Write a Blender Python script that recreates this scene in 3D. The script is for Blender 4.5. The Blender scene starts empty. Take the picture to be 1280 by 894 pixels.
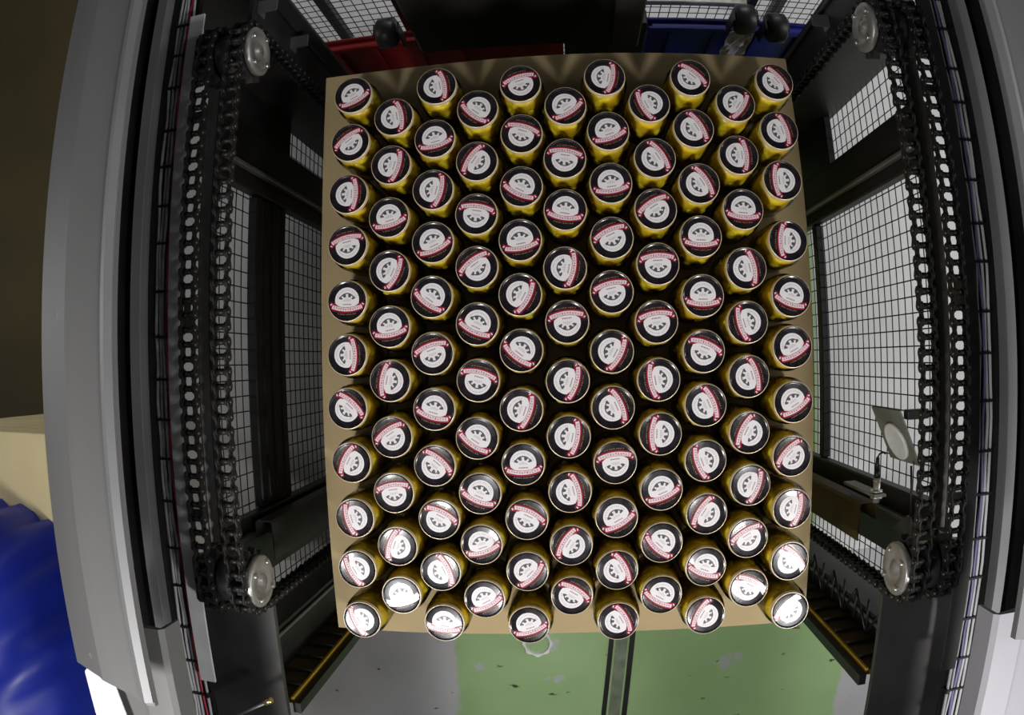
import bpy, bmesh, math, random
from mathutils import Vector, Matrix

# ------------------------------------------------------------------ camera, world, lights, exposure
S = bpy.context.scene
C = S.collection
H = 2.3                                   # lens height above the hall floor (m)
cam_data = bpy.data.cameras.new('camera')
cam_data.type = 'PANO'                    # the photo comes from a wide CCTV lens with strong barrel distortion
cam_data.panorama_type = 'FISHEYE_LENS_POLYNOMIAL'
cam_data.sensor_fit = 'HORIZONTAL'
cam_data.sensor_width = 36.0
cam_data.fisheye_fov = math.radians(175)
K1 = 0.7753 / 18.0
cam_data.fisheye_polynomial_k0 = 0.0
cam_data.fisheye_polynomial_k1 = -K1
cam_data.fisheye_polynomial_k2 = 0.0
cam_data.fisheye_polynomial_k3 = 0.0
cam_data.fisheye_polynomial_k4 = 0.0
cam_data.clip_start = 0.01
cam = bpy.data.objects.new('camera', cam_data)
C.objects.link(cam)
rv = Vector((0.0042, 0.0875, -0.0275))
cam.matrix_world = Matrix.Translation((0, 0, H)) @ Matrix.Rotation(rv.length, 4, rv.normalized())
S.camera = cam

S.view_settings.view_transform = 'Standard'
S.view_settings.look = 'None'
S.view_settings.gamma = 1
S.view_settings.use_curve_mapping = False
S.view_settings.exposure = 0.0

world = bpy.data.worlds.new('hall_ambient')
S.world = world
world.use_nodes = True
world.node_tree.nodes['Background'].inputs[0].default_value = (0.9, 0.95, 1.0, 1)
world.node_tree.nodes['Background'].inputs[1].default_value = 0.045

def area(name, loc, target, sx, sy, power, color=(1, 1, 1)):
    l = bpy.data.lights.new(name, 'AREA')
    l.shape = 'RECTANGLE'; l.size = sx; l.size_y = sy; l.energy = power; l.color = color
    o = bpy.data.objects.new(name, l); C.objects.link(o)
    o.location = loc
    o.rotation_euler = (Vector(target) - Vector(loc)).to_track_quat('-Z', 'Y').to_euler()
    return o

# two work lamps on the machine in front of the lens, and the hall's own lamps left, right and behind
area('work_lamp', (-0.68, -1.00, 2.48), (-0.1, -0.15, 1.0), 0.22, 0.34, 17, (1.0, 0.98, 0.97))
area('work_lamp', (0.93, -1.00, 2.48), (0.1, -0.15, 1.0), 0.22, 0.34, 17, (1.0, 0.98, 0.97))
area('hall_lamp', (-3.3, 0.3, 2.1), (-1.2, 0.2, 0), 0.4, 1.8, 10)
area('hall_lamp', (3.3, 0.3, 2.1), (1.2, 0.2, 0), 0.4, 1.8, 37)
area('hall_lamp', (0.6, 3.8, 3.0), (0.4, 2.0, 0), 2.4, 0.5, 55)

# ------------------------------------------------------------------ helpers
rng = random.Random(7)

class MB:
    """collects shapes and links them as one mesh object"""
    def __init__(self):
        self.v = []; self.f = []; self.m = []; self.sm = []
    def add(self, vs, fs, m=0, smooth=False):
        b = len(self.v)
        self.v += [tuple(p) for p in vs]
        for f in fs:
            self.f.append([b + i for i in f]); self.m.append(m); self.sm.append(smooth)
        return self
    def box(self, x0, x1, y0, y1, z0, z1, m=0):
        vs = [(x, y, z) for z in (z0, z1) for y in (y0, y1) for x in (x0, x1)]
        return self.add(vs, [(0, 2, 3, 1), (4, 5, 7, 6), (0, 1, 5, 4), (2, 6, 7, 3), (0, 4, 6, 2), (1, 3, 7, 5)], m)
    def rbox(self, x0, x1, y0, y1, z0, z1, b=0.003, m=0):
        """box with a chamfer on its top edges and on its vertical edges"""
        def ring(i, z):
            return [(x0+i+b, y0+i, z), (x1-i-b, y0+i, z), (x1-i, y0+i+b, z), (x1-i, y1-i-b, z),
                    (x1-i-b, y1-i, z), (x0+i+b, y1-i, z), (x0+i, y1-i-b, z), (x0+i, y0+i+b, z)]
        vs = ring(0, z0) + ring(0, z1-b) + ring(b, z1)
        fs = [tuple(range(7, -1, -1)), tuple(range(16, 24))]
        for k in (0, 8):
            for i in range(8):
                j = (i+1) % 8
                fs.append((k+i, k+j, k+8+j, k+8+i))
        return self.add(vs, fs, m)
    def extr(self, prof, axis, a, b, m=0):
        """a closed (p, q) profile swept along an axis: y -> (x,z), z -> (x,y), x -> (y,z)"""
        n = len(prof)
        def pt(p, t):
            return {'y': (p[0], t, p[1]), 'z': (p[0], p[1], t), 'x': (t, p[0], p[1])}[axis]
        vs = [pt(p, a) for p in prof] + [pt(p, b) for p in prof]
        fs = [tuple(range(n)), tuple(range(2*n-1, n-1, -1))]
        for i in range(n):
            j = (i+1) % n
            fs.append((i, i+n, j+n, j))
        return self.add(vs, fs, m)
    def lathe(self, prof, n=24, M=None, m=0, smooth=True, mats=None, cap=False):
        """(r, z) profile turned about z, then moved by M"""
        M = M or Matrix.Identity(4)
        vs = []
        for r, z in prof:
            for i in range(n):
                a = 2*math.pi*i/n
                vs.append(M @ Vector((r*math.cos(a), r*math.sin(a), z)))
        b = len(self.v)
        self.v += [tuple(p) for p in vs]
        for k in range(len(prof)-1):
            for i in range(n):
                j = (i+1) % n
                self.f.append([b+k*n+i, b+k*n+j, b+(k+1)*n+j, b+(k+1)*n+i])
                self.m.append(mats[k] if mats else m); self.sm.append(smooth)
        if cap:
            self.f.append([b+i for i in range(n-1, -1, -1)]); self.m.append(mats[0] if mats else m); self.sm.append(False)
            e = b+(len(prof)-1)*n
            self.f.append([e+i for i in range(n)]); self.m.append(mats[-1] if mats else m); self.sm.append(False)
        return self
    def cyl(self, p, q, r, n=12, m=0, r2=None):
        p = Vector(p); q = Vector(q); d = q-p
        M = Matrix.Translation(p) @ d.to_track_quat('Z', 'Y').to_matrix().to_4x4()
        return self.lathe([(r, 0), (r if r2 is None else r2, d.length)], n, M, m, True, cap=True)
    def tube(self, pts, r, n=6, m=0):
        pts = [Vector(p) for p in pts]
        b = len(self.v)
        for i, p in enumerate(pts):
            t = (pts[min(i+1, len(pts)-1)] - pts[max(i-1, 0)]).normalized()
            q = t.to_track_quat('Z', 'Y')
            for k in range(n):
                a = 2*math.pi*k/n
                self.v.append(tuple(p + q @ Vector((r*math.cos(a), r*math.sin(a), 0))))
        for i in range(len(pts)-1):
            for k in range(n):
                j = (k+1) % n
                self.f.append([b+i*n+k, b+i*n+j, b+(i+1)*n+j, b+(i+1)*n+k]); self.m.append(m); self.sm.append(True)
        self.f.append([b+k for k in range(n-1, -1, -1)]); self.m.append(m); self.sm.append(False)
        e = b+(len(pts)-1)*n
        self.f.append([e+k for k in range(n)]); self.m.append(m); self.sm.append(False)
        return self
    def mesh(self, name, mats):
        me = bpy.data.meshes.new(name)
        me.from_pydata(self.v, [], self.f)
        for x in (mats if isinstance(mats, (list, tuple)) else [mats]):
            me.materials.append(x)
        me.polygons.foreach_set('material_index', self.m)
        me.polygons.foreach_set('use_smooth', self.sm)
        me.update()
        bm = bmesh.new(); bm.from_mesh(me)
        bmesh.ops.recalc_face_normals(bm, faces=bm.faces)
        bm.to_mesh(me); bm.free()
        return me
    def build(self, name, mats, parent=None):
        return obj(name, self.mesh(name, mats), parent)

def obj(name, me, parent=None):
    o = bpy.data.objects.new(name, me); C.objects.link(o)
    if parent is not None: o.parent = parent
    return o
def tag(o, label, cat, group=None, kind=None):
    o['label'] = label; o['category'] = cat
    if group: o['group'] = group
    if kind: o['kind'] = kind
    return o
def thing(name, label, cat, loc=(0, 0, 0), group=None):
    o = bpy.data.objects.new(name, None); C.objects.link(o)
    o.empty_display_size = 0.05; o.location = loc
    return tag(o, label, cat, group)
def lab(o, label):
    o['label'] = label; return o
def stuff(o):
    o['kind'] = 'stuff'; return o
def struct(o, label=None, cat=None):
    o['kind'] = 'structure'
    if label: o['label'] = label; o['category'] = cat
    return o
def Z(depth): return H - depth

# ------------------------------------------------------------------ materials
def mat(name, color, rough=0.5, metal=0.0, var=0.0, scale=8.0, bump=0.0, bscale=60.0, stretch=None, coat=0.0, color2=None, spec=0.5):
    m = bpy.data.materials.new(name); m.use_nodes = True
    nt = m.node_tree; N = nt.nodes; L = nt.links
    p = N['Principled BSDF']
    p.inputs['Base Color'].default_value = (*color, 1)
    p.inputs['Roughness'].default_value = rough
    p.inputs['Metallic'].default_value = metal
    p.inputs['Specular IOR Level'].default_value = spec
    if coat: p.inputs['Coat Weight'].default_value = coat; p.inputs['Coat Roughness'].default_value = 0.08
    tc = N.new('ShaderNodeTexCoord'); src = tc.outputs['Object']
    if stretch:
        mp = N.new('ShaderNodeMapping'); mp.inputs['Scale'].default_value = stretch
        L.new(src, mp.inputs['Vector']); src = mp.outputs['Vector']
    if var or color2:
        nz = N.new('ShaderNodeTexNoise'); nz.inputs['Scale'].default_value = scale; nz.inputs['Detail'].default_value = 6
        L.new(src, nz.inputs['Vector'])
        r = N.new('ShaderNodeValToRGB')
        a = tuple(max(0, c*(1-var)) for c in color); b = color2 or tuple(min(1, c*(1+var)) for c in color)
        r.color_ramp.elements[0].position = 0.3; r.color_ramp.elements[0].color = (*a, 1)
        r.color_ramp.elements[1].position = 0.7; r.color_ramp.elements[1].color = (*b, 1)
        L.new(nz.outputs['Fac'], r.inputs['Fac']); L.new(r.outputs['Color'], p.inputs['Base Color'])
        rr = N.new('ShaderNodeMapRange'); rr.inputs['To Min'].default_value = max(0.03, rough-0.1); rr.inputs['To Max'].default_value = min(1, rough+0.12)
        L.new(nz.outputs['Fac'], rr.inputs['Value']); L.new(rr.outputs['Result'], p.inputs['Roughness'])
    if bump:
        n2 = N.new('ShaderNodeTexNoise'); n2.inputs['Scale'].default_value = bscale; n2.inputs['Detail'].default_value = 4
        L.new(src, n2.inputs['Vector'])
        bp = N.new('ShaderNodeBump'); bp.inputs['Strength'].default_value = bump; bp.inputs['Distance'].default_value = 0.004
        L.new(n2.outputs['Fac'], bp.inputs['Height']); L.new(bp.outputs['Normal'], p.inputs['Normal'])
    return m

M_black = mat('black_painted_steel', (0.012, 0.011, 0.011), 0.45, 0.0, 0.35, 9, 0.15, 30)
M_dark = mat('dark_oily_steel', (0.035, 0.033, 0.032), 0.42, 0.3, 0.45, 7, 0.2, 25)
M_char = mat('charcoal_steel', (0.075, 0.073, 0.072), 0.4, 0.5, 0.35, 5, 0.1, 20)
M_galv = mat('galvanised_sheet', (0.30, 0.30, 0.305), 0.42, 0.75, 0.18, 3, 0.05, 14, (3, 0.5, 3))
M_cover = mat('grey_lacquered_sheet', (0.165, 0.163, 0.161), 0.5, 0.1, 0.12, 2.2, 0.04, 9, (3, 0.4, 3))
M_plate = mat('bare_steel_plate', (0.78, 0.78, 0.78), 0.5, 0.1, 0.2, 5, 0.05, 20)
M_chain = mat('oiled_chain_steel', (0.009, 0.008, 0.0075), 0.5, 0.1, 0.4, 40)
M_pin = mat('worn_pin_steel', (0.05, 0.047, 0.045), 0.4, 0.6, 0.3, 40)
M_hub = mat('zinc_plated_hub', (0.42, 0.41, 0.38), 0.38, 0.6, 0.2, 14, 0.1, 40)
M_bolt = mat('bright_bolt', (0.6, 0.59, 0.56), 0.3, 0.8)
M_wire = mat('dark_mesh_wire', (0.022, 0.022, 0.022), 0.5, 0.3)
M_cable = mat('grey_cable_jacket', (0.42, 0.42, 0.43), 0.45, 0, 0.2, 10)
M_cabred = mat('red_cable_jacket', (0.45, 0.03, 0.05), 0.45)
M_cabvio = mat('violet_cable_jacket', (0.16, 0.14, 0.30), 0.45)
M_tie = mat('black_cable_tie', (0.01, 0.01, 0.01), 0.4)
M_card = mat('tan_cardboard', (0.43, 0.33, 0.175), 0.85, 0, 0.1, 6, 0.1, 40)
M_wood = mat('raw_pallet_wood', (0.42, 0.30, 0.17), 0.8, 0, 0.25, 6, 0.2, 30, (1, 8, 8))
M_cream = mat('cream_lacquered_tin', (0.80, 0.66, 0.42), 0.3, 0.25, 0.06, 30)
M_lid = mat('black_lacquered_tin', (0.012, 0.009, 0.012), 0.26, 0, 0.5, 60, 0.05, 60, coat=0.4)
M_white = mat('white_print', (0.86, 0.82, 0.83), 0.32, 0, coat=0.3)
M_grey = mat('dark_grey_print', (0.085, 0.085, 0.085), 0.35)
M_lgrey = mat('pale_grey_print', (0.52, 0.49, 0.50), 0.35)
M_red = mat('crimson_print', (0.30, 0.008, 0.035), 0.32, 0, coat=0.3)
M_pink = mat('pale_pink_print', (0.84, 0.70, 0.72), 0.32, 0, coat=0.3)
M_letter = mat('faded_red_letter_print', (0.34, 0.07, 0.10), 0.35)
M_gold = mat('dull_gold_print', (0.20, 0.14, 0.06), 0.35)
M_pickle = mat('yellow_pickle', (0.88, 0.66, 0.03), 0.4, 0, 0.35, 25, 0.2, 60, coat=0.3)
M_brine = mat('amber_brine', (0.70, 0.48, 0.02), 0.3, 0, 0.4, 20)
M_redpanel = mat('red_plastic', (0.30, 0.008, 0.006), 0.5, 0, 0.2, 5)
M_bluepanel = mat('dark_blue_plastic', (0.012, 0.022, 0.24), 0.45, 0, 0.2, 5)
M_bluebag = mat('blue_polythene', (0.010, 0.028, 0.40), 0.42, 0, 0.25, 4, 0.25, 10, (1, 1, 0.3))
M_film = mat('crinkled_clear_film', (0.5, 0.48, 0.55), 0.25, 0, 0.4, 30, 0.5, 50)
M_beige = mat('beige_board', (0.86, 0.72, 0.40), 0.75, 0, 0.07, 4)
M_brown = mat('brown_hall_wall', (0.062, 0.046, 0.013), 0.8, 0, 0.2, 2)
M_paper = mat('white_laminate', (0.86, 0.86, 0.87), 0.5)
M_yellow = mat('yellow_painted_steel', (0.55, 0.36, 0.03), 0.5, 0, 0.2, 10)
M_ochre = mat('ochre_dirty_steel', (0.09, 0.058, 0.015), 0.55, 0, 0.4, 14)
M_refl = mat('white_reflector_plastic', (0.88, 0.88, 0.86), 0.35, 0, 0.06, 60, 0.25, 250)
M_backplate = mat('grey_green_plate', (0.20, 0.21, 0.17), 0.55, 0.2, 0.2, 12)
M_brass = mat('brass', (0.8, 0.6, 0.25), 0.3, 0.9)

def glass_mat():
    m = bpy.data.materials.new('clear_jar_glass'); m.use_nodes = True
    nt = m.node_tree; N = nt.nodes; L = nt.links
    N.remove(N['Principled BSDF'])
    out = N['Material Output']
    t = N.new('ShaderNodeBsdfTransparent'); t.inputs[0].default_value = (0.97, 0.98, 0.96, 1)
    g = N.new('ShaderNodeBsdfGlossy'); g.inputs['Roughness'].default_value = 0.06
    fr = N.new('ShaderNodeFresnel'); fr.inputs['IOR'].default_value = 1.45
    mx = N.new('ShaderNodeMixShader')
    L.new(fr.outputs[0], mx.inputs[0]); L.new(t.outputs[0], mx.inputs[1]); L.new(g.outputs[0], mx.inputs[2])
    L.new(mx.outputs[0], out.inputs['Surface'])
    return m
M_glass = glass_mat()

def floor_mat():
    """painted concrete: green coat over grey, with a ragged border, worn spots and dark scuffs"""
    m = bpy.data.materials.new('painted_concrete'); m.use_nodes = True
    nt = m.node_tree; N = nt.nodes; L = nt.links
    p = N['Principled BSDF']; p.inputs['Roughness'].default_value = 0.55
    geo = N.new('ShaderNodeTexCoord')
    sep = N.new('ShaderNodeSeparateXYZ'); L.new(geo.outputs['Object'], sep.inputs[0])
    def noise(s, d=5):
        n = N.new('ShaderNodeTexNoise'); n.inputs['Scale'].default_value = s; n.inputs['Detail'].default_value = d
        L.new(geo.outputs['Object'], n.inputs['Vector']); return n.outputs['Fac']
    def mth(op, a, b=None, c=None):
        n = N.new('ShaderNodeMath'); n.operation = op
        for i, x in enumerate((a, b, c)):
            if x is None: continue
            if isinstance(x, (int, float)): n.inputs[i].default_value = x
            else: L.new(x, n.inputs[i])
        return n.outputs[0]
    def step(x, lo, hi):
        n = N.new('ShaderNodeMapRange'); n.clamp = True
        n.inputs['From Min'].default_value = lo; n.inputs['From Max'].default_value = hi
        L.new(x, n.inputs['Value']); return n.outputs['Result']
    def mix(f, a, b):
        n = N.new('ShaderNodeMix'); n.data_type = 'RGBA'
        L.new(f, n.inputs[0])
        for i, x in ((6, a), (7, b)):
            if isinstance(x, tuple): n.inputs[i].default_value = (*x, 1)
            else: L.new(x, n.inputs[i])
        return n.outputs[2]
    wob = mth('MULTIPLY_ADD', noise(9), 0.10, -0.05)
    xw = mth('ADD', sep.outputs['X'], wob)
    green = mth('MULTIPLY', step(xw, -0.455, -0.435), mth('SUBTRACT', 1.0, step(xw, 1.06, 1.08)))
    green = mth('MULTIPLY', green, step(mth('ADD', sep.outputs['Y'], wob), -1.62, -1.60))
    green = mth('MULTIPLY', green, mth('SUBTRACT', 1.0, step(sep.outputs['Y'], 1.0, 1.02)))
    worn = step(noise(5.5, 7), 0.64, 0.67)
    green = mth('MULTIPLY', green, mth('SUBTRACT', 1.0, mth('MULTIPLY', worn, 0.8)))
    gcol = mix(noise(3, 8), (0.235, 0.40, 0.15), (0.42, 0.58, 0.29))
    ccol = mix(noise(4, 8), (0.37, 0.37, 0.375), (0.58, 0.58, 0.585))
    base = mix(green, ccol, gcol)
    sc = N.new('ShaderNodeMapping'); sc.inputs['Rotation'].default_value = (0, 0, 0.6); sc.inputs['Scale'].default_value = (9, 22, 9)
    L.new(geo.outputs['Object'], sc.inputs['Vector'])
    n3 = N.new('ShaderNodeTexNoise'); n3.inputs['Scale'].default_value = 1.0; n3.inputs['Detail'].default_value = 6
    L.new(sc.outputs['Vector'], n3.inputs['Vector'])
    base = mix(step(n3.outputs['Fac'], 0.665, 0.70), base, (0.05, 0.035, 0.02))
    L.new(base, p.inputs['Base Color'])
    bp = N.new('ShaderNodeBump'); bp.inputs['Strength'].default_value = 0.25; bp.inputs['Distance'].default_value = 0.004
    L.new(noise(14, 8), bp.inputs['Height']); L.new(bp.outputs['Normal'], p.inputs['Normal'])
    return m
M_floor = floor_mat()
M_guide = mat('pale_plastic_guide', (0.75, 0.74, 0.71), 0.5)
M_lilac = mat('pale_lacquered_sheet', (0.33, 0.32, 0.355), 0.5, 0, 0.08, 3)
M_dimfloor = mat('dimmed_hall_floor', (0.30, 0.30, 0.295), 0.6, 0, 0.15, 2.5)  # same hall floor, darker colour standing in for the weaker light on the left
M_edge = mat('bare_folded_edge', (0.23, 0.23, 0.232), 0.45, 0.2, 0.1, 4)
M_hallfloor = mat('pale_hall_floor', (0.62, 0.62, 0.61), 0.6, 0, 0.12, 2.5)

# ------------------------------------------------------------------ the hall
fl = MB().box(-1.35, 1.35, -3.2, -0.75, -0.08, 0.0).box(-0.9, 0.9, -0.7499, 1.3, -0.08, 0.0).build('floor', M_floor); struct(fl)
fo = MB().box(1.351, 4.2, -3.2, 4.6, -0.08, 0.0).box(-1.350, 1.350, 1.301, 4.6, -0.08, 0.0)
fo.box(0.901, 1.350, -0.749, 1.3, -0.08, 0.0)
fo = fo.build('floor_hall', M_hallfloor); struct(fo)
fg = MB().box(-1.9, -1.351, -3.2, 4.6, -0.08, 0.0).box(-1.350, -0.901, -0.749, 1.3, -0.08, 0.0).build('floor_left', M_dimfloor); struct(fg)
fb = MB().box(-5.0, -1.901, -3.2, 4.6, -0.08, 0.0).build('floor_aisle', M_brown); struct(fb)
wr = MB().box(-5.0, 4.2, 4.62, 4.75, -0.08, 3.4).build('wall_rear', M_paper); struct(wr)

# floor channel with its two dark joints, running away from under the load
t = thing('floor_channel', 'steel channel strip with two dark joints in the green floor', 'floor channel', (0.19, -1.45, 0.0))
def strip(a, b, w, z, name, m):
    (x0, y0), (x1, y1) = a, b
    o = MB()
    vs = [(x0-w-0.19, y0+1.45, 0.0005), (x0+w-0.19, y0+1.45, 0.0005), (x1+w-0.19, y1+1.45, 0.0005), (x1-w-0.19, y1+1.45, 0.0005)]
    vs += [(v[0], v[1], z) for v in vs]
    o.add(vs, [(0, 3, 2, 1), (4, 5, 6, 7), (0, 1, 5, 4), (1, 2, 6, 5), (2, 3, 7, 6), (3, 0, 4, 7)])
    return o.build(name, m, t)
strip((0.150, -0.9), (0.075, -1.9), 0.009, 0.002, 'joint', M_black)
strip((0.226, -0.9), (0.158, -1.9), 0.010, 0.002, 'joint', M_black)
strip((0.188, -0.9), (0.117, -1.9), 0.022, 0.0032, 'channel_strip', mat('worn_green_steel', (0.20, 0.24, 0.16), 0.5, 0.2, 0.35, 14))

# scalloped floor anchor beside the load
t = thing('floor_anchor', 'scalloped grey metal ring set in the green floor beside the jars', 'floor ring', (-0.135, -1.05, 0.0))
o = MB(); n = 48; vs = []; fs = []
for i in range(n):
    a = 2*math.pi*i/n; w = 1+0.07*math.cos(8*a)
    for r, z in ((0.056*w, 0.0005), (0.053*w, 0.010), (0.045, 0.010), (0.042, 0.0005)):
        vs.append((r*math.cos(a), r*math.sin(a), z))
for i in range(n):
    j = (i+1) % n
    for k in range(3): fs.append((4*i+k, 4*j+k, 4*j+k+1, 4*i+k+1))
o.add(vs, fs).build('ring', M_plate, t)
MB().lathe([(0.0, 0.003), (0.030, 0.003), (0.041, 0.0005)], 24).build('plug', M_floor, t)

# ------------------------------------------------------------------ the pallet, the cardboard sheet and the jars
PZ = 1.018                                     # top of the cardboard sheet the jars stand on
t = thing('pallet', 'wooden pallet stacked high with cardboard trays, under the sheet that carries the jars', 'pallet', (-0.005, 0.037, 0))
for i in range(7):
    MB().rbox(-0.5+0.0+i*0.1475, -0.5+0.115+i*0.1475, -0.6, 0.6, 0.122, 0.144).build('deck_board', M_wood, t)
for x in (-0.44, 0, 0.44):
    MB().rbox(x-0.05, x+0.05, -0.6, 0.6, 0.001, 0.022).build('runner', M_wood, t)
    for y in (-0.52, 0, 0.52):
        MB().rbox(x-0.05, x+0.05, y-0.07, y+0.07, 0.023, 0.099).build('block', M_wood, t)
for y in (-0.52, 0, 0.52):
    MB().rbox(-0.5, 0.5, y-0.07, y+0.07, 0.100, 0.121).build('stringer_board', M_wood, t)
for k in range(6):
    MB().rbox(-0.485, 0.485, -0.585, 0.585, 0.145+k*0.1449, 0.145+k*0.1449+0.1434).build('cardboard_tray', M_card, t)

o = MB()
nx, ny = 20, 24                               # the sheet bows very slightly and has a softly uneven rim
vs = []
for k in (0, 1):
    for j in range(ny+1):
        for i in range(nx+1):
            x = -0.505+1.0*i/nx; y = -0.565+1.2*j/ny
            if i in (0, nx): x += 0.002*math.sin(5*y)
            if j in (0, ny): y += 0.003*math.sin(6*x+1)
            vs.append((x, y, PZ - (0 if k else 0.0022)))
fs = []; w = nx+1; B = w*(ny+1)
for j in range(ny):
    for i in range(nx):
        a = j*w+i
        fs += [(a, a+w, a+w+1, a+1), (B+a, B+a+1, B+a+w+1, B+a+w)]
for i in range(nx):
    fs += [(i, i+1, B+i+1, B+i), (ny*w+i, B+ny*w+i, B+ny*w+i+1, ny*w+i+1)]
for j in range(ny):
    a = j*w; b = j*w+nx
    fs += [(a, B+a, B+a+w, a+w), (b, b+w, B+b+w, B+b)]
tag(o.add(vs, fs).build('cardboard_sheet', M_card), 'tan cardboard layer sheet on which all the jars stand', 'cardboard sheet')

JARS = [
    [(-0.395, 0.522, 24), (-0.398, 0.423, -146), (-0.399, 0.320, 87), (-0.401, 0.222, -169), (-0.402, 0.118, -1), (-0.403, 0.019, 90), (-0.406, -0.079, 138), (-0.403, -0.178, -119), (-0.403, -0.285, -76), (-0.404, -0.385, -62), (-0.404, -0.490, -67)],
    [(-0.312, 0.467, 100), (-0.317, 0.370, 74), (-0.320, 0.269, 14), (-0.320, 0.169, 64), (-0.321, 0.068, 9), (-0.322, -0.030, -101), (-0.323, -0.131, -147), (-0.324, -0.234, -171), (-0.322, -0.336, -110), (-0.321, -0.433, 16)],
    [(-0.230, 0.522, 100), (-0.234, 0.415, 13), (-0.237, 0.316, 75), (-0.239, 0.217, 22), (-0.242, 0.118, -37), (-0.243, 0.018, -163), (-0.242, -0.083, -17), (-0.245, -0.183, 139), (-0.242, -0.283, 153), (-0.243, -0.384, 112), (-0.241, -0.487, -5)],
    [(-0.153, 0.468, -41), (-0.156, 0.364, -125), (-0.158, 0.265, 169), (-0.160, 0.168, -145), (-0.161, 0.067, -26), (-0.162, -0.033, 165), (-0.166, -0.135, -35), (-0.165, -0.234, -23), (-0.165, -0.330, 19), (-0.163, -0.436, 29)],
    [(-0.072, 0.515, -164), (-0.073, 0.414, 161), (-0.076, 0.311, -28), (-0.081, 0.214, 10), (-0.083, 0.116, 61), (-0.085, 0.018, -39), (-0.087, -0.086, 70), (-0.086, -0.183, 2), (-0.083, -0.283, 153), (-0.084, -0.381, 47), (-0.082, -0.488, 20)],
    [(0.009, 0.465, 33), (0.004, 0.362, 170), (0.001, 0.266, -10), (-0.003, 0.161, 78), (-0.002, 0.065, -175), (-0.005, -0.038, 72), (-0.005, -0.135, 79), (-0.004, -0.233, 103), (-0.003, -0.332, -122), (-0.003, -0.431, 147)],
    [(0.086, 0.522, 77), (0.086, 0.412, 19), (0.084, 0.313, 8), (0.082, 0.212, -156), (0.078, 0.116, -168), (0.074, 0.012, 61), (0.073, -0.086, 113), (0.076, -0.184, -174), (0.077, -0.282, 30), (0.079, -0.381, 117), (0.081, -0.483, 118)],
    [(0.166, 0.467, -66), (0.167, 0.359, 121), (0.163, 0.262, -149), (0.161, 0.163, -178), (0.154, 0.061, -173), (0.155, -0.040, -81), (0.156, -0.135, -93), (0.158, -0.234, 22), (0.159, -0.332, -44), (0.161, -0.433, -32)],
    [(0.247, 0.520, 138), (0.244, 0.417, 119), (0.246, 0.310, 120), (0.242, 0.212, -2), (0.239, 0.106, -1), (0.237, 0.008, 157), (0.238, -0.087, 113), (0.238, -0.185, -70), (0.241, -0.283, -123), (0.242, -0.383, -22), (0.245, -0.480, -117)],
    [(0.329, 0.468, 54), (0.325, 0.364, 91), (0.325, 0.261, -5), (0.323, 0.154, 99), (0.320, 0.058, -75), (0.320, -0.039, 105), (0.319, -0.138, -117), (0.322, -0.235, 69), (0.321, -0.333, -151), (0.326, -0.431, 149)],
    [(0.414, 0.517, 127), (0.410, 0.416, 104), (0.406, 0.317, -89), (0.407, 0.204, -95), (0.406, 0.104, -20), (0.405, 0.011, 27), (0.404, -0.087, 30), (0.402, -0.185, -135), (0.405, -0.283, 78), (0.405, -0.385, 131), (0.412, -0.485, -135)],
]
LID_R = 0.0390
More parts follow.
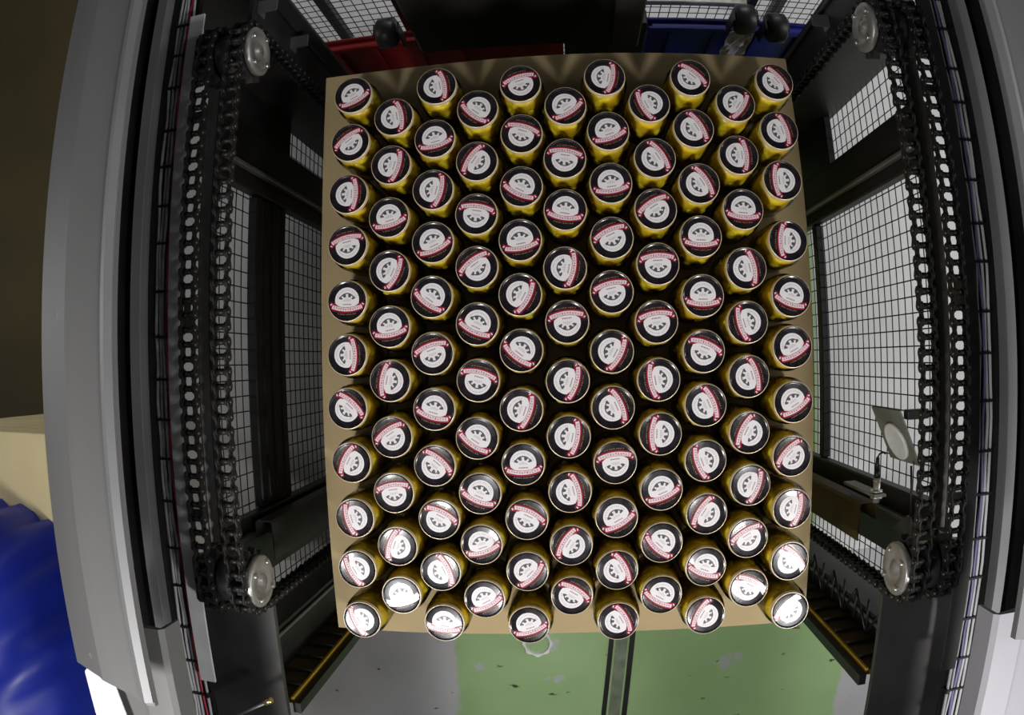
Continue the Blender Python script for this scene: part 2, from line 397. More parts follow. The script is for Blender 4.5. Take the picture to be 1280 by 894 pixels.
# glass body: straight wall, shoulder and neck; base at z = 0
JH = 1.15 - PZ
def jar_meshes():
    r = 0.0440
    g = MB().lathe([(0.0, 0.0), (r-0.006, 0.0), (r-0.001, 0.003), (r, 0.008), (r, JH-0.034), (r-0.0022, JH-0.026), (0.0385, JH-0.020), (0.0345, JH-0.015), (0.0345, JH-0.003)], 32).mesh('glass_body', M_glass)
    c = MB().lathe([(0.0, 0.003), (0.0395, 0.003), (0.0395, JH-0.036), (0.034, JH-0.022), (0.0, JH-0.022)], 20, m=1)
    rg = random.Random(3)
    for i in range(17):                        # pickles pressed against the glass
        a = 2*math.pi*i/17*2.02 + rg.uniform(-.15, .15); z = 0.028 + 0.062*((i*7) % 17)/17
        L_ = rg.uniform(0.020, 0.030); rr = rg.uniform(0.0085, 0.0115)
        ax = Vector((rg.uniform(-.6, .6), rg.uniform(-.6, .6), 1)).normalized()
        p = Vector((0.0335*math.cos(a), 0.0335*math.sin(a), min(max(z, 0.03), JH-0.052)))
        M = Matrix.Translation(p) @ ax.to_track_quat('Z', 'Y').to_matrix().to_4x4()
        pr = [(0.0005, -L_), (rr*.6, -L_*.85), (rr, -L_*.3), (rr*.95, L_*.3), (rr*.6, L_*.85), (0.0005, L_)]
        vs0 = len(c.v)
        c.lathe(pr, 8, M, 0)
        for q in range(vs0, len(c.v)):         # keep inside the glass
            x, y, zz = c.v[q]; d = math.hypot(x, y)
            if d > 0.0425: c.v[q] = (x*0.0425/d, y*0.0425/d, zz)
            if zz > JH-0.023: c.v[q] = (c.v[q][0]*.94, c.v[q][1]*.94, JH-0.023)
            if zz < 0.003: c.v[q] = (c.v[q][0], c.v[q][1], 0.003)
    for i in range(7):                         # the ones lying at the shoulder
        a = 2*math.pi*i/7+.3; p = Vector((0.0290*math.cos(a), 0.0290*math.sin(a), JH-0.033))
        ax = Vector((-math.sin(a), math.cos(a), rg.uniform(-.3, .3))).normalized()
        M = Matrix.Translation(p) @ ax.to_track_quat('Z', 'Y').to_matrix().to_4x4()
        c.lathe([(0.0005, -.016), (.007, -.011), (.0098, 0), (.007, .011), (.0005, .016)], 8, M, 0)
    c = c.mesh('pickles', [M_pickle, M_brine])
    # lid: cream lacquered skirt and rolled rim, black top panel with a raised bead round a sunk centre
    R = LID_R
    pr = [(R-0.003, JH-0.0082), (R-0.0002, JH-0.0082), (R, JH-0.0075), (R-0.0006, JH-0.0066), (R-0.0006, JH-0.0018), (R-0.0010, JH-0.0006), (R-0.0016, JH-0.0001),
          (R-0.0022, JH), (R-0.0036, JH-0.0002), (R-0.0048, JH-0.0012), (R-0.0062, JH-0.0016), (0.0, JH-0.0010)]
    ms = [0]*6 + [0, 1, 1, 1, 1]
    lid = MB().lathe(pr, 48, mats=ms).mesh('lid', [M_cream, M_lid])
    # flat print on the lid: emblem disc, wreath, ribbon with lettering, fine gold line
    u = R-0.0020
    z0 = JH-0.0009
    P = MB()
    def flat(pts, z, m):
        P.add([(x*u, y*u, z0+z) for x, y in pts], [tuple(range(len(pts)))], m)
    def band(cx, cy, r0, r1, a0, a1, z, m, n=16):
        a0 = math.radians(a0); a1 = math.radians(a1)
        for i in range(n):
            p = a0+(a1-a0)*i/n; q = a0+(a1-a0)*(i+1)/n
            f0 = r0 if not callable(r0) else None
            flat([(cx+r0*math.cos(p), cy+r0*math.sin(p)), (cx+r1*math.cos(p), cy+r1*math.sin(p)),
                  (cx+r1*math.cos(q), cy+r1*math.sin(q)), (cx+r0*math.cos(q), cy+r0*math.sin(q))], z, m)
    flat([(0.635*math.cos(2*math.pi*i/40), 0.04+0.635*math.sin(2*math.pi*i/40)) for i in range(40)], 0.0, 0)
    for i in range(15):                        # pale ring of lettering along the upper rim of the emblem
        a = 165-150*i/14
        band(0, 0.04, 0.485, 0.545, a-2.6, a+(2.2 if i % 3 else 0.5), 0.00006, 2, 1)
    band(0, -0.02, 0.37, 0.425, 18, 162, 0.00006, 1, 14)
    for a, rad, wd in ((26, .36, .065), (64, .31, .095), (116, .31, .095), (154, .36, .065)):
        cx, cy = rad*math.cos(math.radians(a)), -0.02+rad*math.sin(math.radians(a)); ca, sa = math.cos(math.radians(a)), math.sin(math.radians(a))
        flat([(cx+ca*p-sa*q, cy+sa*p+ca*q) for p, q in ((.10, -wd), (.10, wd), (.0, wd*.9), (-.09, wd*.35), (-.09, -wd*.5), (.0, -wd*.8))], 0.00008, 1)
    for i in range(5):                         # faint drawing in the middle of the emblem
        x = -0.16+0.08*i
        flat([(x-.02, -0.02), (x+.018, -0.02), (x+.018, 0.12-.03*abs(i-2)), (x-.012, 0.14-.03*abs(i-2))], 0.00007, 2)
    for i in range(6):                         # small line of red marks over the ribbon
        x = -0.19+0.076*i
        flat([(x-.026, -.20), (x+.022, -.20), (x+.022, -.145), (x-.026, -.145)], 0.00007, 1 if i % 2 else 5)
    yc, rho = 1.62, 2.03                       # the ribbon hangs as a shallow arc
    half = 22.5
    band(0, yc, rho-0.10, rho+0.185, 270-half-.8, 270+half+.8, 0.00010, 3, 18)
    band(0, yc, rho-0.080, rho+0.105, 270-half, 270+half, 0.00014, 4, 18)
    for sgn in (-1, 1):                        # folded red tails that curl up at both ends
        flat([(sgn*x, y) for x, y in ((.80, -.37), (.93, -.22), (.83, -.16), (.90, -.02), (.70, -.10), (.60, -.13), (.42, -.255), (.62, -.20))], 0.00012, 3)
        flat([(sgn*x, y) for x, y in ((.86, -.21), (.91, -.15), (.80, -.10), (.78, -.15))], 0.00015, 4)
    glyphs = ((0, 2), (0, 3), (1, 3), (0, 1), (0, 2, 3), (1, 2), (0, 3), (0, 1, 2), (2, 3), (0, 2), (1, 3), (0, 2))
    for i, gl in enumerate(glyphs):             # twelve small faded capitals, as far as the photo lets them be read
        a = 270-19.3+38.6*i/11
        band(0, yc, rho-0.045, rho+0.055, a-1.05, a-0.60, 0.00017, 5, 1)
        if 0 in gl: band(0, yc, rho-0.045, rho-0.018, a-1.05, a+0.85, 0.00018, 5, 1)
        if 1 in gl: band(0, yc, rho-0.008, rho+0.018, a-1.05, a+0.80, 0.00018, 5, 1)
        if 2 in gl: band(0, yc, rho+0.028, rho+0.055, a-1.05, a+0.85, 0.00018, 5, 1)
        if 3 in gl: band(0, yc, rho-0.045, rho+0.055, a+0.45, a+0.85, 0.00019, 5, 1)
    for i in range(9):                         # dull gold small print under the ribbon
        a = 270-11+22*i/8
        band(0, yc, rho+0.235, rho+0.285, a-1.1, a+(1.0 if i % 3 else .2), 0.00006, 6, 1)
    lb = P.mesh('lid_print', [M_white, M_grey, M_lgrey, M_red, M_pink, M_letter, M_gold])
    return g, c, lid, lb
g_me, c_me, lid_me, lb_me = jar_meshes()
ORD = ['first', 'second', 'third', 'fourth', 'fifth', 'sixth', 'seventh', 'eighth', 'ninth', 'tenth', 'eleventh']
COLW = ['leftmost column', 'second column from the left', 'third column from the left', 'fourth column from the left', 'fifth column from the left',
        'middle column', 'fifth column from the right', 'fourth column from the right', 'third column from the right', 'second column from the right', 'rightmost column']
for ci, col in enumerate(JARS):
    for ri, (x, y, a) in enumerate(col):
        n = len(col)
        pos = 'rear jar' if ri == 0 else ('front jar' if ri == n-1 else ORD[ri]+' jar from the rear')
        j = thing('pickle_jar', f'black-lidded pickle jar, {pos} in the {COLW[ci]}', 'jar', (x, y, PZ), 'black-lidded pickle jars on the cardboard sheet')
        tx, ty = rng.uniform(-.012, .012), rng.uniform(-.012, .012)
        j.rotation_euler = (0, 0, math.radians(a))
        obj('glass_body', g_me, j)
        k = obj('pickles', c_me, j); k['kind'] = 'stuff'
        k.rotation_euler = (0, 0, rng.uniform(0, 6.28))
        l = obj('lid', lid_me, j)
        p = obj('lid_print', lb_me, l)
        # lids sit a hair askew on their threads
        l.location = (0, 0, 0); l.rotation_euler = (tx*.5, ty*.5, 0)

# ------------------------------------------------------------------ the hoist frame around the load
CX = 0.01                                      # the frame's middle
def SX(s, a, b):                               # distances a < b from the frame's middle on side s, as x0, x1
    return (CX+s*a, CX+s*b) if s > 0 else (CX-b, CX-a)
SIDE = {-1: 'left', 1: 'right'}
YF, YR, SD = -0.387, 0.600, 1.05               # front and rear sprocket shafts, their depth under the lens
PITCH = 0.0254
PR = PITCH/(2*math.sin(math.pi/14))

def link_plate(mb, y, th, r, wst):
    """a waisted chain side plate in the local xz plane"""
    pts = []
    h = PITCH/2
    for k in range(-3, 4):
        a = math.radians(k*33); pts.append((h+r*math.cos(a), r*math.sin(a)))
    pts.append((0, wst))
    for k in range(-3, 4):
        a = math.radians(180+k*33); pts.append((-h+r*math.cos(a), r*math.sin(a)))
    pts.append((0, -wst))
    n = len(pts)
    vs = [(p, y-th/2, q) for p, q in pts]+[(p, y+th/2, q) for p, q in pts]
    fs = [tuple(range(n)), tuple(range(2*n-1, n-1, -1))]+[(i, (i+1) % n, (i+1) % n+n, i+n) for i in range(n)]
    mb.add(vs, fs, 0)
o = MB()
for y in (-0.0112, 0.0112): link_plate(o, y, 0.0032, 0.0088, 0.0052)
for x in (-PITCH/2, PITCH/2): o.cyl((x, -0.0094, 0), (x, 0.0094, 0), 0.0056, 10, 1)
inner_me = o.mesh('inner_link', [M_chain, M_chain])
o = MB()
for y in (-0.0152, 0.0152): link_plate(o, y, 0.0032, 0.0088, 0.0052)
for x in (-PITCH/2, PITCH/2): o.cyl((x, -0.0195, 0), (x, 0.0195, 0), 0.0042, 8, 1)
outer_me = o.mesh('outer_link', [M_chain, M_pin])

def chain(label, x, path, closed):
    """links laid along a (y, z) path; pins one pitch apart"""
    t = thing('roller_chain', label, 'chain', (x, 0, 0), 'roller chains of the hoist')
    seg = [0.0]
    for i in range(1, len(path)):
        seg.append(seg[-1]+math.dist(path[i-1], path[i]))
    Ltot = seg[-1]
    n = round(Ltot/PITCH)
    if closed: n -= n % 2
    step = Ltot/n
    def at(s):
        s = min(max(s, 0), Ltot)
        lo = 0
        for i in range(1, len(seg)):
            if seg[i] >= s: lo = i-1; break
        f = (s-seg[lo])/max(seg[lo+1]-seg[lo], 1e-9)
        return (path[lo][0]+f*(path[lo+1][0]-path[lo][0]), path[lo][1]+f*(path[lo+1][1]-path[lo][1]))
    pins = [at(i*step) for i in range(n+1)]
    for i in range(n):
        (y0, z0), (y1, z1) = pins[i], pins[i+1]
        d = Vector((0, y1-y0, z1-z0)); k = d.length/PITCH; d.normalize()
        nrm = d.cross(Vector((1, 0, 0)))
        l = obj('inner_link' if i % 2 else 'outer_link', inner_me if i % 2 else outer_me, t)
        M = Matrix(((d.x*k, 1, nrm.x, 0), (d.y*k, 0, nrm.y, (y0+y1)/2), (d.z*k, 0, nrm.z, (z0+z1)/2), (0, 0, 0, 1)))
        l.matrix_local = M
    return t

def sprocket_mesh(name, thick, m):
    o = MB(); pts = []
    for k in range(14):
        a0 = 2*math.pi*k/14
        for da, r in ((0, 0.0490), (0.09, 0.0505), (0.17, 0.0575), (0.2, 0.0615), (0.248, 0.0615), (0.279, 0.0575), (0.359, 0.0505)):
            pts.append((r*math.cos(a0+da), r*math.sin(a0+da)))
    n = len(pts)
    vs = [(-thick/2, p, q) for p, q in pts]+[(thick/2, p, q) for p, q in pts]
    o.add(vs, [tuple(range(n)), tuple(range(2*n-1, n-1, -1))]+[(i, (i+1) % n, (i+1) % n+n, i+n) for i in range(n)])
    return o.mesh(name, m)
spr_me = sprocket_mesh('toothed_wheel', 0.0150, M_dark)
RX = Matrix.Rotation(math.pi/2, 4, 'Y')        # lathe axis z -> x

def sprocket(s, y, where):
    t = thing('sprocket_pair', f'double chain sprocket with round bolted hub cover at the {where} corner', 'sprocket', (CX, y, Z(SD)), 'sprocket pairs of the hoist')
    for a in (0.657, 0.589):
        w = obj('toothed_wheel', spr_me, t); w.location = (s*a, 0, 0)
    MB().lathe([(0.0, -0.022), (0.041, -0.022), (0.044, -0.018), (0.044, 0.018), (0.041, 0.022), (0.0, 0.022)], 28, Matrix.Translation((s*0.623, 0, 0)) @ RX).build('drum', M_char, t)
    M = Matrix.Translation((s*0.5785, 0, 0)) @ (RX if s < 0 else Matrix.Rotation(-math.pi/2, 4, 'Y'))
    h = MB().lathe([(0.0, 0.0), (0.047, 0.0), (0.049, 0.003), (0.049, 0.010), (0.046, 0.013), (0.028, 0.0135), (0.025, 0.010), (0.014, 0.010), (0.012, 0.016), (0.0, 0.016)], 32, M).build('hub_cover', M_hub, t)
    for k in range(4):
        a = math.pi/4+k*math.pi/2+.25
        p = Vector((s*0.5655, 0.037*math.cos(a), 0.037*math.sin(a)))
        MB().cyl(p, p-Vector((s*0.006, 0, 0)), 0.0052, 6).build('bolt', M_bolt, h)
    MB().cyl((s*0.667, 0, 0), (s*0.699, 0, 0), 0.016, 16).build('shaft', M_galv, t)
    MB().rbox(*sorted((s*0.680, s*0.699)), -0.045, 0.045, -0.070, 0.035, 0.006).build('bearing_block', M_dark, t)

def wire_mesh(name, parent, plane, c, u0, u1, z0, z1, du=0.038, dz=0.036, r=0.0016):
    """a welded wire grid in the plane x = c or y = c"""
    o = MB()
    n = int((u1-u0)/du)
    for i in range(n+1):
        u = u0+i*du
        p = [(c, u, z) if plane == 'x' else (u, c, z) for z in (z0, z1)]
        o.tube(p, r, 4)
    n = int((z1-z0)/dz); e = 2*r
    for i in range(n+1):
        z = z0+i*dz
        p = [(c+e, u, z) if plane == 'x' else (u, c+e, z) for u in (u0, u1)]
        o.tube(p, r, 4)
    return stuff(o.build(name, M_wire, parent))

for s in (-1, 1):
    sd = SIDE[s]
    # guard cover: folded sheet along the top of the frame
    t = thing('guard_cover', f'long grey folded sheet metal guard along the {sd} side of the frame', 'guard', (CX, 0, 0))
    y0 = -0.478 if s < 0 else -0.415
    prof = [(0.822, Z(.800)), (0.812, Z(.780)), (0.738, Z(.752)), (0.728, Z(.748)), (0.652, Z(.748)), (0.648, Z(.744)), (0.640, Z(.742)), (0.628, Z(.748)), (0.627, Z(.756))]
    inn = [(a-(0.002 if i == 0 else 0), z-0.003) for i, (a, z) in enumerate(prof)]
    inn[-1] = (prof[-1][0]+0.003, prof[-1][1]); inn[-2] = (prof[-2][0]+0.003, prof[-2][1]-0.004)
    P_ = [(s*a, z) for a, z in prof]+[(s*a, z) for a, z in reversed(inn)]
    o = MB()
    n = len(P_)
    def yend(a): return y0 - max(0, min(1, (0.74-a)/0.11))*0.028 if s < 0 else y0
    vs = [(p[0], yend(abs(p[0])), p[1]) for p in P_]+[(p[0], 1.25, p[1]) for p in P_]
    h = len(prof)
    fs = [(i, i+1, i+1+n, i+n) for i in range(n-1)]+[(n-1, 0, n, 2*n-1)]
    for e in (0, n):
        for i in range(h-1):
            fs.append((e+i, e+i+1, e+n-2-i, e+n-1-i))
    o.add(vs, fs).build('folded_sheet', M_cover, t)
    MB().extr([(s*a, z) for a, z in ((0.651, Z(.7435)), (0.648, Z(.7405)), (0.640, Z(.7385)), (0.628, Z(.7440)), (0.628, Z(.7475)), (0.640, Z(.7415)), (0.648, Z(.7435)))], 'y', y0-0.02 if s < 0 else y0, 1.25).build('folded_edge', M_edge, t)
    for y in ((0.085, -0.445) if s < 0 else (0.3, -0.33)):
        b = MB().cyl((s*0.751, y, Z(.764)), (s*0.751, y, Z(.757)), 0.006, 6)
        b.cyl((s*0.751, y+.012, Z(.764)), (s*0.751, y+.012, Z(.761)), 0.008, 12)
        b.build('screw', M_bolt, t)
    # frame beam under the guard
    t = thing('frame_beam', f'dark steel beam under the {sd} sheet metal guard', 'beam', (CX, 0, 0))
    MB().extr([(s*a, z) for a, z in ((0.857, Z(.91)), (0.90, Z(.91)), (0.90, Z(1.0)), (0.892, Z(1.0)), (0.892, Z(.918)), (0.865, Z(.918)), (0.865, Z(1.0)), (0.857, Z(1.0)))], 'y', -1.25, 1.25).build('channel', M_black, t)
    MB().extr([(s*a, z) for a, z in ((0.632, Z(.86)), (0.632, Z(.815)), (0.640, Z(.807)), (0.690, Z(.803)), (0.698, Z(.812)), (0.776, Z(.812)), (0.776, Z(.86)), (0.770, Z(.86)), (0.770, Z(.82)), (0.690, Z(.82)), (0.640, Z(.815)), (0.638, Z(.86)))], 'y', -1.25, -0.40).build('end_channel', M_cover if s < 0 else M_lilac, t)
    for y in (-1.0, -0.45, 0.2, 1.2):
        MB().box(*sorted((s*0.866, s*0.891)), y-0.02, y+0.02, Z(1.097), Z(.919)).build('bracket', M_black, t)
    # side rail that carries chains and cables
    t = thing('side_rail', f'dark side rail under the chains along the {sd} side', 'rail', (CX, 0, 0))
    MB().box(*sorted((s*0.745, s*0.848)), -1.25, 1.25, Z(1.097), Z(1.085)).box(*sorted((s*0.8485, s*0.856)), -1.25, 1.25, Z(1.097), Z(.912)).build('rail_body', M_black, t)
    MB().box(*sorted((s*0.708, s*0.742)), -0.62, 0.72, Z(1.057), Z(1.052)).build('flat_bar', M_plate if s < 0 else M_char, t)
    for y in (YF, 0.1, YR):
        MB().box(*sorted((s*0.716, s*0.7445)), y-0.03, y+0.03, Z(1.095), Z(1.0575)).build('bar_bracket', M_black, t)
    MB().extr([(s*a, z) for a, z in ((0.818, Z(1.084)), (0.818, Z(1.03)), (0.795, Z(1.03)), (0.795, Z(1.034)), (0.814, Z(1.034)), (0.814, Z(1.084)))], 'y', -0.66 if s < 0 else -0.60, 1.25).build('angle_strip', M_edge, t)
    MB().box(*sorted((s*0.600, s*0.830)), -1.25, -0.475, Z(1.158), Z(1.145)).build('end_plate', M_char, t)
    t = thing('chain_rail', f'narrow steel angle running between the two chains on the {sd} side', 'chain rail', (CX, 0, 0))
    MB().extr([(s*a, z) for a, z in ((0.644, Z(1.025)), (0.650, Z(1.02)), (0.653, Z(1.02)), (0.653, Z(1.05)), (0.632, Z(1.05)), (0.632, Z(1.044)), (0.644, Z(1.044)))], 'y', YF+.075, YR-.075).build('inner_angle', M_char if s < 0 else M_dark, t)
    for y in (YF+.12, YR-.12):
        MB().box(*sorted((s*0.6535, s*0.7065)), y-0.010, y+0.010, Z(1.050), Z(1.042)).build('cross_tie', M_black, t)
    # cables lying along the rail, held by ties
    t = thing('cable_bundle', f'bundle of grey cables tied along the {sd} side rail', 'cables', (CX, 0, 0))
    base = (0.752, 0.760, 0.769, 0.777, 0.786)
    for ci, a in enumerate(base):
        pts = []
        y = -1.25
        while y <= 1.26:
            pts.append((s*(a+rng.uniform(-.0028, .0028)), y, Z(1.084)+0.0062+rng.uniform(0, .003)))
            y += 0.07
        cm = M_cable
        if ci == 1 and s < 0: cm = M_cabred
        if ci == 2 and s > 0: cm = M_cabvio
        k = MB().tube(pts, 0.0034 if ci != 1 else 0.0026, 6).build('cable', cm, t)
        if cm is M_cabred: lab(k, 'red cable')
        if cm is M_cabvio: lab(k, 'violet cable')
    y = -0.93
    while y < 1.1:
        MB().box(*sorted((s*0.744, s*0.7925)), y-0.0022, y+0.0022, Z(1.0845), Z(1.0705)).box(*sorted((s*0.742, s*0.747)), y-.004, y+.004, Z(1.0845), Z(1.066)).build('cable_tie', M_tie, t)
        y += 0.083+rng.uniform(-.012, .012)
    # chains
    arc = lambda yc, a0, a1, n: [(yc+PR*math.cos(math.radians(a0+(a1-a0)*i/n)), Z(SD)+PR*math.sin(math.radians(a0+(a1-a0)*i/n))) for i in range(n+1)]
    over = [(YR+PR, Z(1.14))]+arc(YR, 0, 90, 8)+arc(YF, 90, 180, 8)+[(YF-PR, Z(1.14))]
    tc = chain(f'outer roller chain stretched over both sprockets on the {sd} side', CX+s*0.657, over, False)
    for y in (YR+PR, YF-PR):
        MB().rbox(-0.016, 0.016, y-0.012, y+0.012, Z(1.175), Z(1.142), 0.003).build('chain_anchor', M_dark, tc)
    drop = [(YR+PR, Z(1.62))]+arc(YR, 0, 90, 8)+arc(YF, 90, 180, 8)+[(YF-PR, Z(2.02))]
    chain(f'inner roller chain on the {sd} side that drops beside the load', CX+s*0.589, drop, False)
    sprocket(s, YF, f'front {sd}'); sprocket(s, YR, f'rear {sd}')

    # the mesh fence of this side, its posts and rails
    t = thing('mesh_fence', f'dark wire mesh fence on the {sd} side of the load', 'mesh fence', (CX+s*0.795, 0, 0))
    wire_mesh('wire_mesh', t, 'x', 0.0, -0.60, 0.69, 0.03, Z(1.24))
    for y0, y1, lip in ((-0.505 if s < 0 else -0.485, -0.348 if s < 0 else -0.322, -0.388 if s < 0 else -0.380), (0.43 if s < 0 else 0.392, 0.585 if s < 0 else 0.535, 0.475 if s < 0 else 0.43)):
        MB().rbox(*sorted((-s*0.006, -s*0.040)), y0, y1, 0.001, Z(1.22), 0.004).build('post', M_black, t)
        MB().rbox(*sorted((-s*0.041, -s*0.060)), lip-0.006, lip+0.006, 0.001, Z(1.24), 0.003).build('edge_strip', M_galv, t)
    if s < 0:
        for d0, d1 in ((1.47, 1.50), (1.515, 1.545), (1.56, 1.60), (1.615, 1.645)):
            MB().rbox(0.006, 0.030, -0.347, 0.429, Z(d1), Z(d0), 0.003).build('rail', M_black, t)
        MB().rbox(0.006, 0.030, 0.586, 0.69, Z(1.66), Z(1.25), 0.003).build('cover_plate', M_black, t)
    else:
        MB().rbox(-0.030, -0.006, -0.321, 0.391, Z(1.955), Z(1.925), 0.003).build('rail', M_black, t)
        MB().rbox(-0.030, -0.006, 0.536, 0.69, Z(2.1), Z(1.765), 0.003).build('cover_plate', M_black, t)

    # corner columns
    t = thing('corner_column', f'dark steel corner column at the front {sd}, with rungs and a yellow edge', 'column', (CX, 0, 0))
    ye = -0.712 if s < 0 else -0.662
    MB().extr([(s*a, y) for a, y in ((0.69, -0.61), (0.80, -0.61), (0.80, -0.60), (0.684, -0.60), (0.684, ye), (0.69, ye))], 'z', 0.001, Z(1.17)).build('channel', M_dark, t)
    MB().rbox(*sorted((s*0.676, s*0.683)), -0.622, -0.612, 0.001, Z(1.18), 0.002).build('edge_strip', M_galv, t)
    MB().box(*sorted((s*0.612, s*0.684)), ye-0.012, ye, 0.001, Z(1.19)).build('back_plate', M_ochre, t)
    z = 0.3
    while z < Z(1.2):
        MB().box(*sorted((s*0.612, s*0.684)), ye+0.0005, ye+0.010, z, z+0.006).build('rung', M_char, t)
        z += 0.075
    MB().rbox(*sorted((s*0.604, s*0.6115)), ye-0.012, ye+0.004, 0.001, Z(1.19), 0.001).build('yellow_edge', M_yellow, t)
    MB().rbox(*sorted((s*0.585, s*0.6035)), ye-0.03, ye-0.004, 0.001, Z(1.18), 0.001).build('outer_strip', M_black, t)
    if s > 0:                                  # black lattice on the right column's face
        o = MB(); z = 0.35; k = 0
        while z < Z(1.25):
            y0, y1 = -0.650, -0.565
            if k % 2: y0, y1 = y1, y0
            o.tube([(s*0.672, y0, z), (s*0.672, y1, z+0.075)], 0.0035, 5)
            o.tube([(s*0.672, -0.650, z), (s*0.672, -0.565, z)], 0.0035, 5)
            z += 0.075; k += 1
        stuff(o.build('lattice', M_black, t))
    t = thing('corner_column', f'dark steel corner column at the rear {sd}', 'column', (CX, 0, 0))
    MB().extr([(s*a, y) for a, y in ((0.62, 0.80), (0.62, 0.69), (0.80, 0.69), (0.80, 0.70), (0.63, 0.70), (0.63, 0.80))], 'z', 0.001, Z(1.10)).build('channel', M_dark, t)
    MB().rbox(*sorted((s*0.6125, s*0.6195)), 0.803 if s < 0 else 0.79, 0.811 if s < 0 else 0.80, 0.001, Z(1.10), 0.002).build('edge_strip', M_char, t)
    MB().box(*sorted((s*0.621, s*0.840)), 0.812, 0.818, 0.001, Z(1.12)).build('rear_plate', M_black, t)
    if s < 0:
        MB().rbox(-0.6185, -0.577, 0.792, 0.802, 0.001, Z(1.10), 0.002).build('side_plate', M_char, t)
    for k, d in enumerate((1.12, 1.3)):
        MB().extr([(s*a, Z(d+b)) for a, b in ((0.619, 0), (0.575, 0.0), (0.575, 0.004), (0.615, 0.004), (0.615, 0.03), (0.619, 0.03))], 'y', 0.735, 0.765).build('clip', M_galv, t)

# front C-channels with a folded end, one per side
for s in (-1, 1):
    t = thing('channel_post', f'upright folded sheet channel with open top beside the {SIDE[s]} fence', 'channel', (CX, 0, 0))
    a0, a1 = (0.690, 0.735) if s < 0 else (0.665, 0.712)
    MB().extr([(s*a, y) for a, y in ((a0, -0.445), (a0, -0.358), (a0+.006, -0.352), (a1-.006, -0.352), (a1, -0.358), (a1, -0.395), (a1-.003, -0.395), (a1-.003, -0.359), (a1-.007, -0.355), (a0+.007, -0.355), (a0+.003, -0.359), (a0+.003, -0.445))],
              'z', 0.001, Z(1.36) if s < 0 else Z(1.43)).build('channel', M_char if s < 0 else M_ochre, t)

# reflector, its plate and arm, and the sensor on the right side
t = thing('reflector', 'round white reflector on a grey-green plate before the right mesh fence', 'reflector', (0.700, -0.187, Z(1.29)))
t.rotation_euler = (0, 0, math.radians(24))
MB().rbox(-0.003, 0.001, -0.055, 0.072, -0.073, 0.062, 0.0005).build('back_plate', M_backplate, t)
MB().lathe([(0.0, 0.0), (0.042, 0.0), (0.043, 0.002), (0.043, 0.006), (0.041, 0.0085), (0.037, 0.0075), (0.0, 0.0075)], 40, Matrix.Translation((-0.0035, -0.002, 0.002)) @ Matrix.Rotation(-math.pi/2, 4, 'Y')).build('reflector_disc', M_refl, t)
MB().rbox(-0.012, 0.041, 0.046, 0.066, 0.045, 0.065, 0.002).build('arm', M_black, t).rotation_euler = (0, 0, -math.radians(24))
MB().tube([(0.004, -0.050, 0.055), (0.004, -0.10, 0.06), (0.004, -0.156, 0.062)], 0.0028, 6).build('rod', M_black, t).rotation_euler = (0, 0, -math.radians(24))
MB().extr([(-0.156, 0.050), (-0.156, 0.066), (-0.235, 0.072), (-0.235, 0.005), (-0.20, -0.02)], 'x', 0.002, 0.006).build('lower_plate', M_char, t).rotation_euler = (0, 0, -math.radians(24))

t = thing('sensor', 'slim cylindrical sensor with steel barrel and nuts on a bracket by the right fence', 'sensor', (0.70, -0.30, Z(1.39)))
MB().cyl((0, -0.045, 0), (0, 0.012, 0), 0.0085, 16).build('barrel', M_hub, t)
MB().cyl((0, 0.0125, 0), (0, 0.030, 0), 0.0075, 16).cyl((0, 0.030, 0), (0, 0.060, 0), 0.0062, 14, r2=0.004).build('plug', M_black, t)
for y in (-0.030, -0.016):
    MB().cyl((0, y, 0), (0, y-0.005, 0), 0.016, 6).build('nut', M_bolt, t)
MB().cyl((0, 0.004, 0), (0, 0.0065, 0), 0.0095, 14).build('collar', M_brass, t)
MB().tube([(0, 0.060, 0), (0.003, 0.068, 0.004), (0.008, 0.072, 0.012), (0.009, 0.070, 0.022)], 0.0022, 6).build('cable', M_black, t)
MB().extr([(s_, z_) for s_, z_ in ((-0.016, -0.16), (-0.016, 0.02), (0.016, 0.02), (0.016, -0.16))], 'y', -0.029, -0.0225).build('bracket', M_backplate, t)

# ------------------------------------------------------------------ behind the load
t = thing('rear_mesh_fence', 'wire mesh fence across the rear of the frame above the plastic panels', 'mesh fence', (CX, 1.05, 0))
wire_mesh('wire_mesh', t, 'y', 0.0, -0.80, 0.80, 0.03, 1.1, 0.030, 0.034)
for a in (-0.455, 0.575):
    MB().rbox(a-0.012, a+0.012, -0.03, -0.005, 0.001, 1.1, 0.003).build('post', M_black, t)
MB().rbox(0.21, 0.56, -0.03, -0.005, 0.575, 0.595, 0.003).build('rail', M_hub, t)

t = thing('added_shade_panel', 'added black panel, unseen above the rear mesh fence, keeping rear light off the load', 'panel', (CX, 1.27, 0))  # added out of view to block the rear hall lamp from the load
MB().rbox(-0.85, 0.85, 0.0, 0.012, 1.105, 2.5, 0.004).build('panel_sheet', M_black, t)
for a in (-0.83, 0.83):
    MB().rbox(a-0.02, a+0.02, 0.0125, 0.05, 0.001, 2.5, 0.004).build('post', M_black, t)

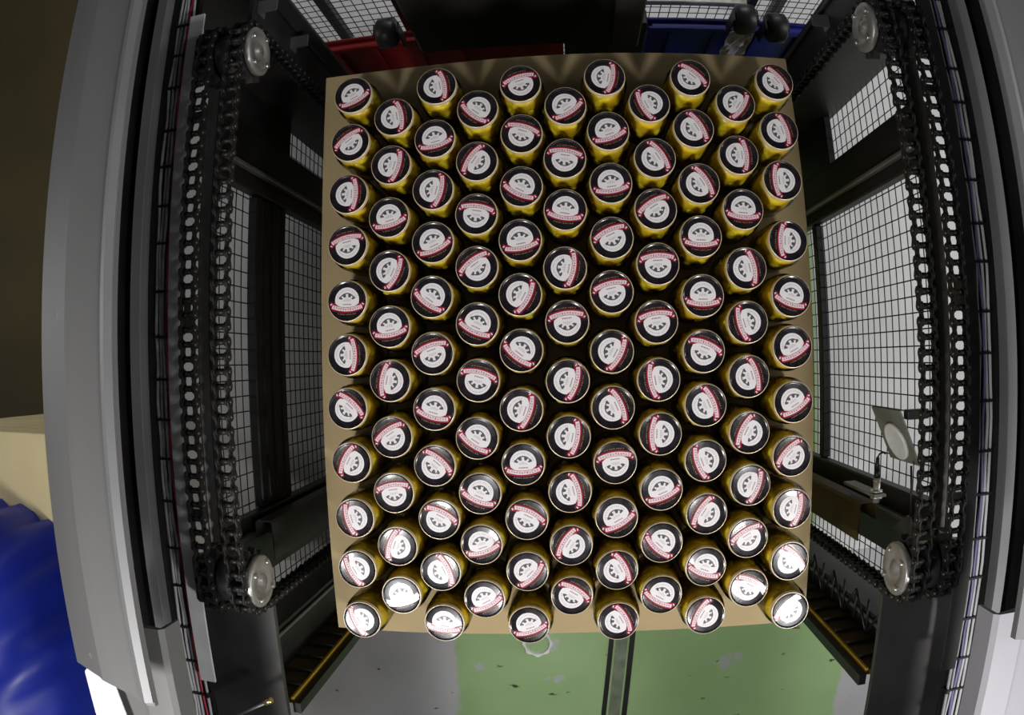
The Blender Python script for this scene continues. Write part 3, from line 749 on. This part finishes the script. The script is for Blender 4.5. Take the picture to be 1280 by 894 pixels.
def plastic_panel(x0, x1, m, label):  # a thin upright plastic panel, built hollow with a narrow rim
    t = thing('plastic_panel', label, 'bin', ((x0+x1)/2, 0.985, 0))
    w = (x1-x0)/2; y0, y1, h = -0.035, -0.004, 0.562
    MB().box(-w, w, y0, y0+.004, 0.001, h-.02).box(-w, w, y1-.004, y1, 0.001, h-.02).box(-w, -w+.004, y0+.004, y1-.004, .001, h-.02).box(w-.004, w, y0+.004, y1-.004, .001, h-.02).box(-w+.004, w-.004, y0+.004, y1-.004, .001, .005).build('walls', m, t)
    MB().rbox(-w-.004, w+.004, y0-.005, y0+.006, h-.0195, h, .003).rbox(-w-.004, w+.004, y1-.006, y1+.004, h-.0195, h, .003).build('rim', m, t)
    n = max(3, int(2*w/0.11))
    for i in range(n):
        x = -w+(i+.5)*2*w/n
        MB().box(x-.004, x+.004, y0-.009, y0-.0005, 0.02, h-.022).build('rib', m, t)
    MB().rbox(-w+.01, w-.01, y0+.0065, y1-.0065, h-.016, h-.010, .002).build('lid', m, t)
plastic_panel(-0.72, 0.02, M_redpanel, 'dark red plastic panel behind the cardboard sheet')
plastic_panel(0.27, 0.80, M_bluepanel, 'dark blue plastic panel behind the cardboard sheet')

t = thing('drive_housing', 'large black drive housing in shadow behind the middle of the load', 'drive housing', (-0.09, 0.93, 0))
MB().rbox(-0.30, 0.315, -0.04, 0.075, 0.585, 1.35, 0.01).build('casing', M_black, t)
MB().rbox(0.24, 0.315, -0.075, -0.041, 0.62, 0.9, 0.006).build('end_box', M_dark, t)
MB().rbox(0.1145, 0.354, 0.02, 0.07, 0.001, 0.584, 0.003).build('pedestal', M_black, t)
for x, y, d, m, lbl in ((-0.47, 0.93, 1.64, M_black, 'black roller wheel above the red panel'), (0.53, 0.93, 1.64, M_black, 'black roller wheel above the blue panel, beside the film'), (0.635, 0.93, 1.68, M_chain, 'black roller wheel above the blue panel, near the rear right column')):
    t = thing('guide_roller', lbl, 'roller', (x, y, Z(d)))
    MB().lathe([(0.0, -0.028), (0.036, -0.028), (0.044, -0.022), (0.046, 0.0), (0.044, 0.022), (0.036, 0.028), (0.0, 0.028)], 28, RX).build('tyre', M_dark if m is M_black else m, t)
    MB().cyl((-0.034, 0, 0), (0.034, 0, 0), 0.012, 12).build('axle', M_char, t)
    for q in (-0.0345, 0.0345):
        MB().box(q-.0025, q+.0025, -0.014, 0.02, -0.075, 0.02).build('fork_arm', M_black, t)
o = MB()                                        # film stuck on the blue panel
vs = []; nx, nz = 7, 9
for k in range(nz):
    for i in range(nx):
        vs.append((0.505+0.075*i/(nx-1)+rng.uniform(-.003, .003), 0.9345-rng.uniform(0, .010), 0.36+0.225*k/(nz-1)+rng.uniform(-.004, .004)))
fs = [(k*nx+i, k*nx+i+1, (k+1)*nx+i+1, (k+1)*nx+i) for k in range(nz-1) for i in range(nx-1)]
f = o.add(vs, fs).build('film_strip', M_film); tag(f, 'crinkled clear film strip hanging on the blue panel', 'film')
f.modifiers.new('thickness', 'SOLIDIFY').thickness = 0.0008

# ------------------------------------------------------------------ outside the frame on the left
t = thing('board_stack', 'stack of beige boards outside the left guard, under the blue sack', 'board stack', (-1.93, -0.9, 0))
for k in range(8):
    j = rng.uniform(-.004, .004) if k < 7 else 0
    MB().rbox(-0.375+j, 0.385+j, -0.75, 0.718, 0.001+k*0.1, 0.0995+k*0.1, 0.003).build('board', M_beige, t)

o = MB(); n, k2 = 96, 40; vs = []
for j in range(k2+1):
    f_ = j/k2; ph = math.pi*0.5*f_
    for i in range(n):
        a = 2*math.pi*i/n
        fold = 0.016*math.sin(9*a+3*math.sin(2*a)+2.5*f_)+0.012*math.sin(23*a-4*f_)+0.007*math.sin(41*a+7*f_)
        r = math.sin(ph)**0.8*(1+fold*min(1, f_*2.0)*1.5)
        z = 0.50*math.cos(ph)**0.75 if f_ < 1 else 0.0
        vs.append((0.50*r*math.cos(a), 0.60*r*math.sin(a), max(0.0, z)+0.010*math.sin(6*a+5*f_)*math.sin(ph*2)+0.006*math.sin(17*a+3*math.sin(5*f_))*math.sin(ph*2)))
fs = []
for j in range(k2):
    for i in range(n):
        q = (i+1) % n
        fs.append((j*n+i, (j+1)*n+i, (j+1)*n+q, j*n+q))
o.add(vs, fs, 0, True)
b = o.build('plastic_sack', M_bluebag)
b.location = (-1.79, -1.0, 0.801)
tag(b, 'big blue plastic sack with creases lying on the beige boards', 'sack')

t = thing('notice_plate', 'bright white sheet clipped at the front end of the left guard', 'white sheet', (-0.755, -0.53, Z(.7965)))
MB().extr([(-0.045, -0.075), (-0.048, 0.028), (-0.02, 0.056), (0.014, 0.04), (0.035, -0.075)], 'z', 0.0, 0.002).build('sheet', M_paper, t)
MB().rbox(-0.012, 0.034, -0.115, -0.079, 0.0, 0.022, 0.004).cyl((0.008, -0.10, 0.022), (0.008, -0.10, 0.03), 0.007, 12).build('clip', M_black, t)

t = thing('limit_lever', 'thin steel lever with brass tip at the front left corner of the frame', 'lever', (-0.60, -0.66, Z(1.07)))
MB().cyl((-0.12, -0.07, 0.0), (0.0, 0.0, 0.0), 0.004, 8).build('rod', M_galv, t)
MB().cyl((0.0, 0.0, 0.0), (0.016, 0.009, 0.0), 0.0065, 10).build('tip', M_brass, t)
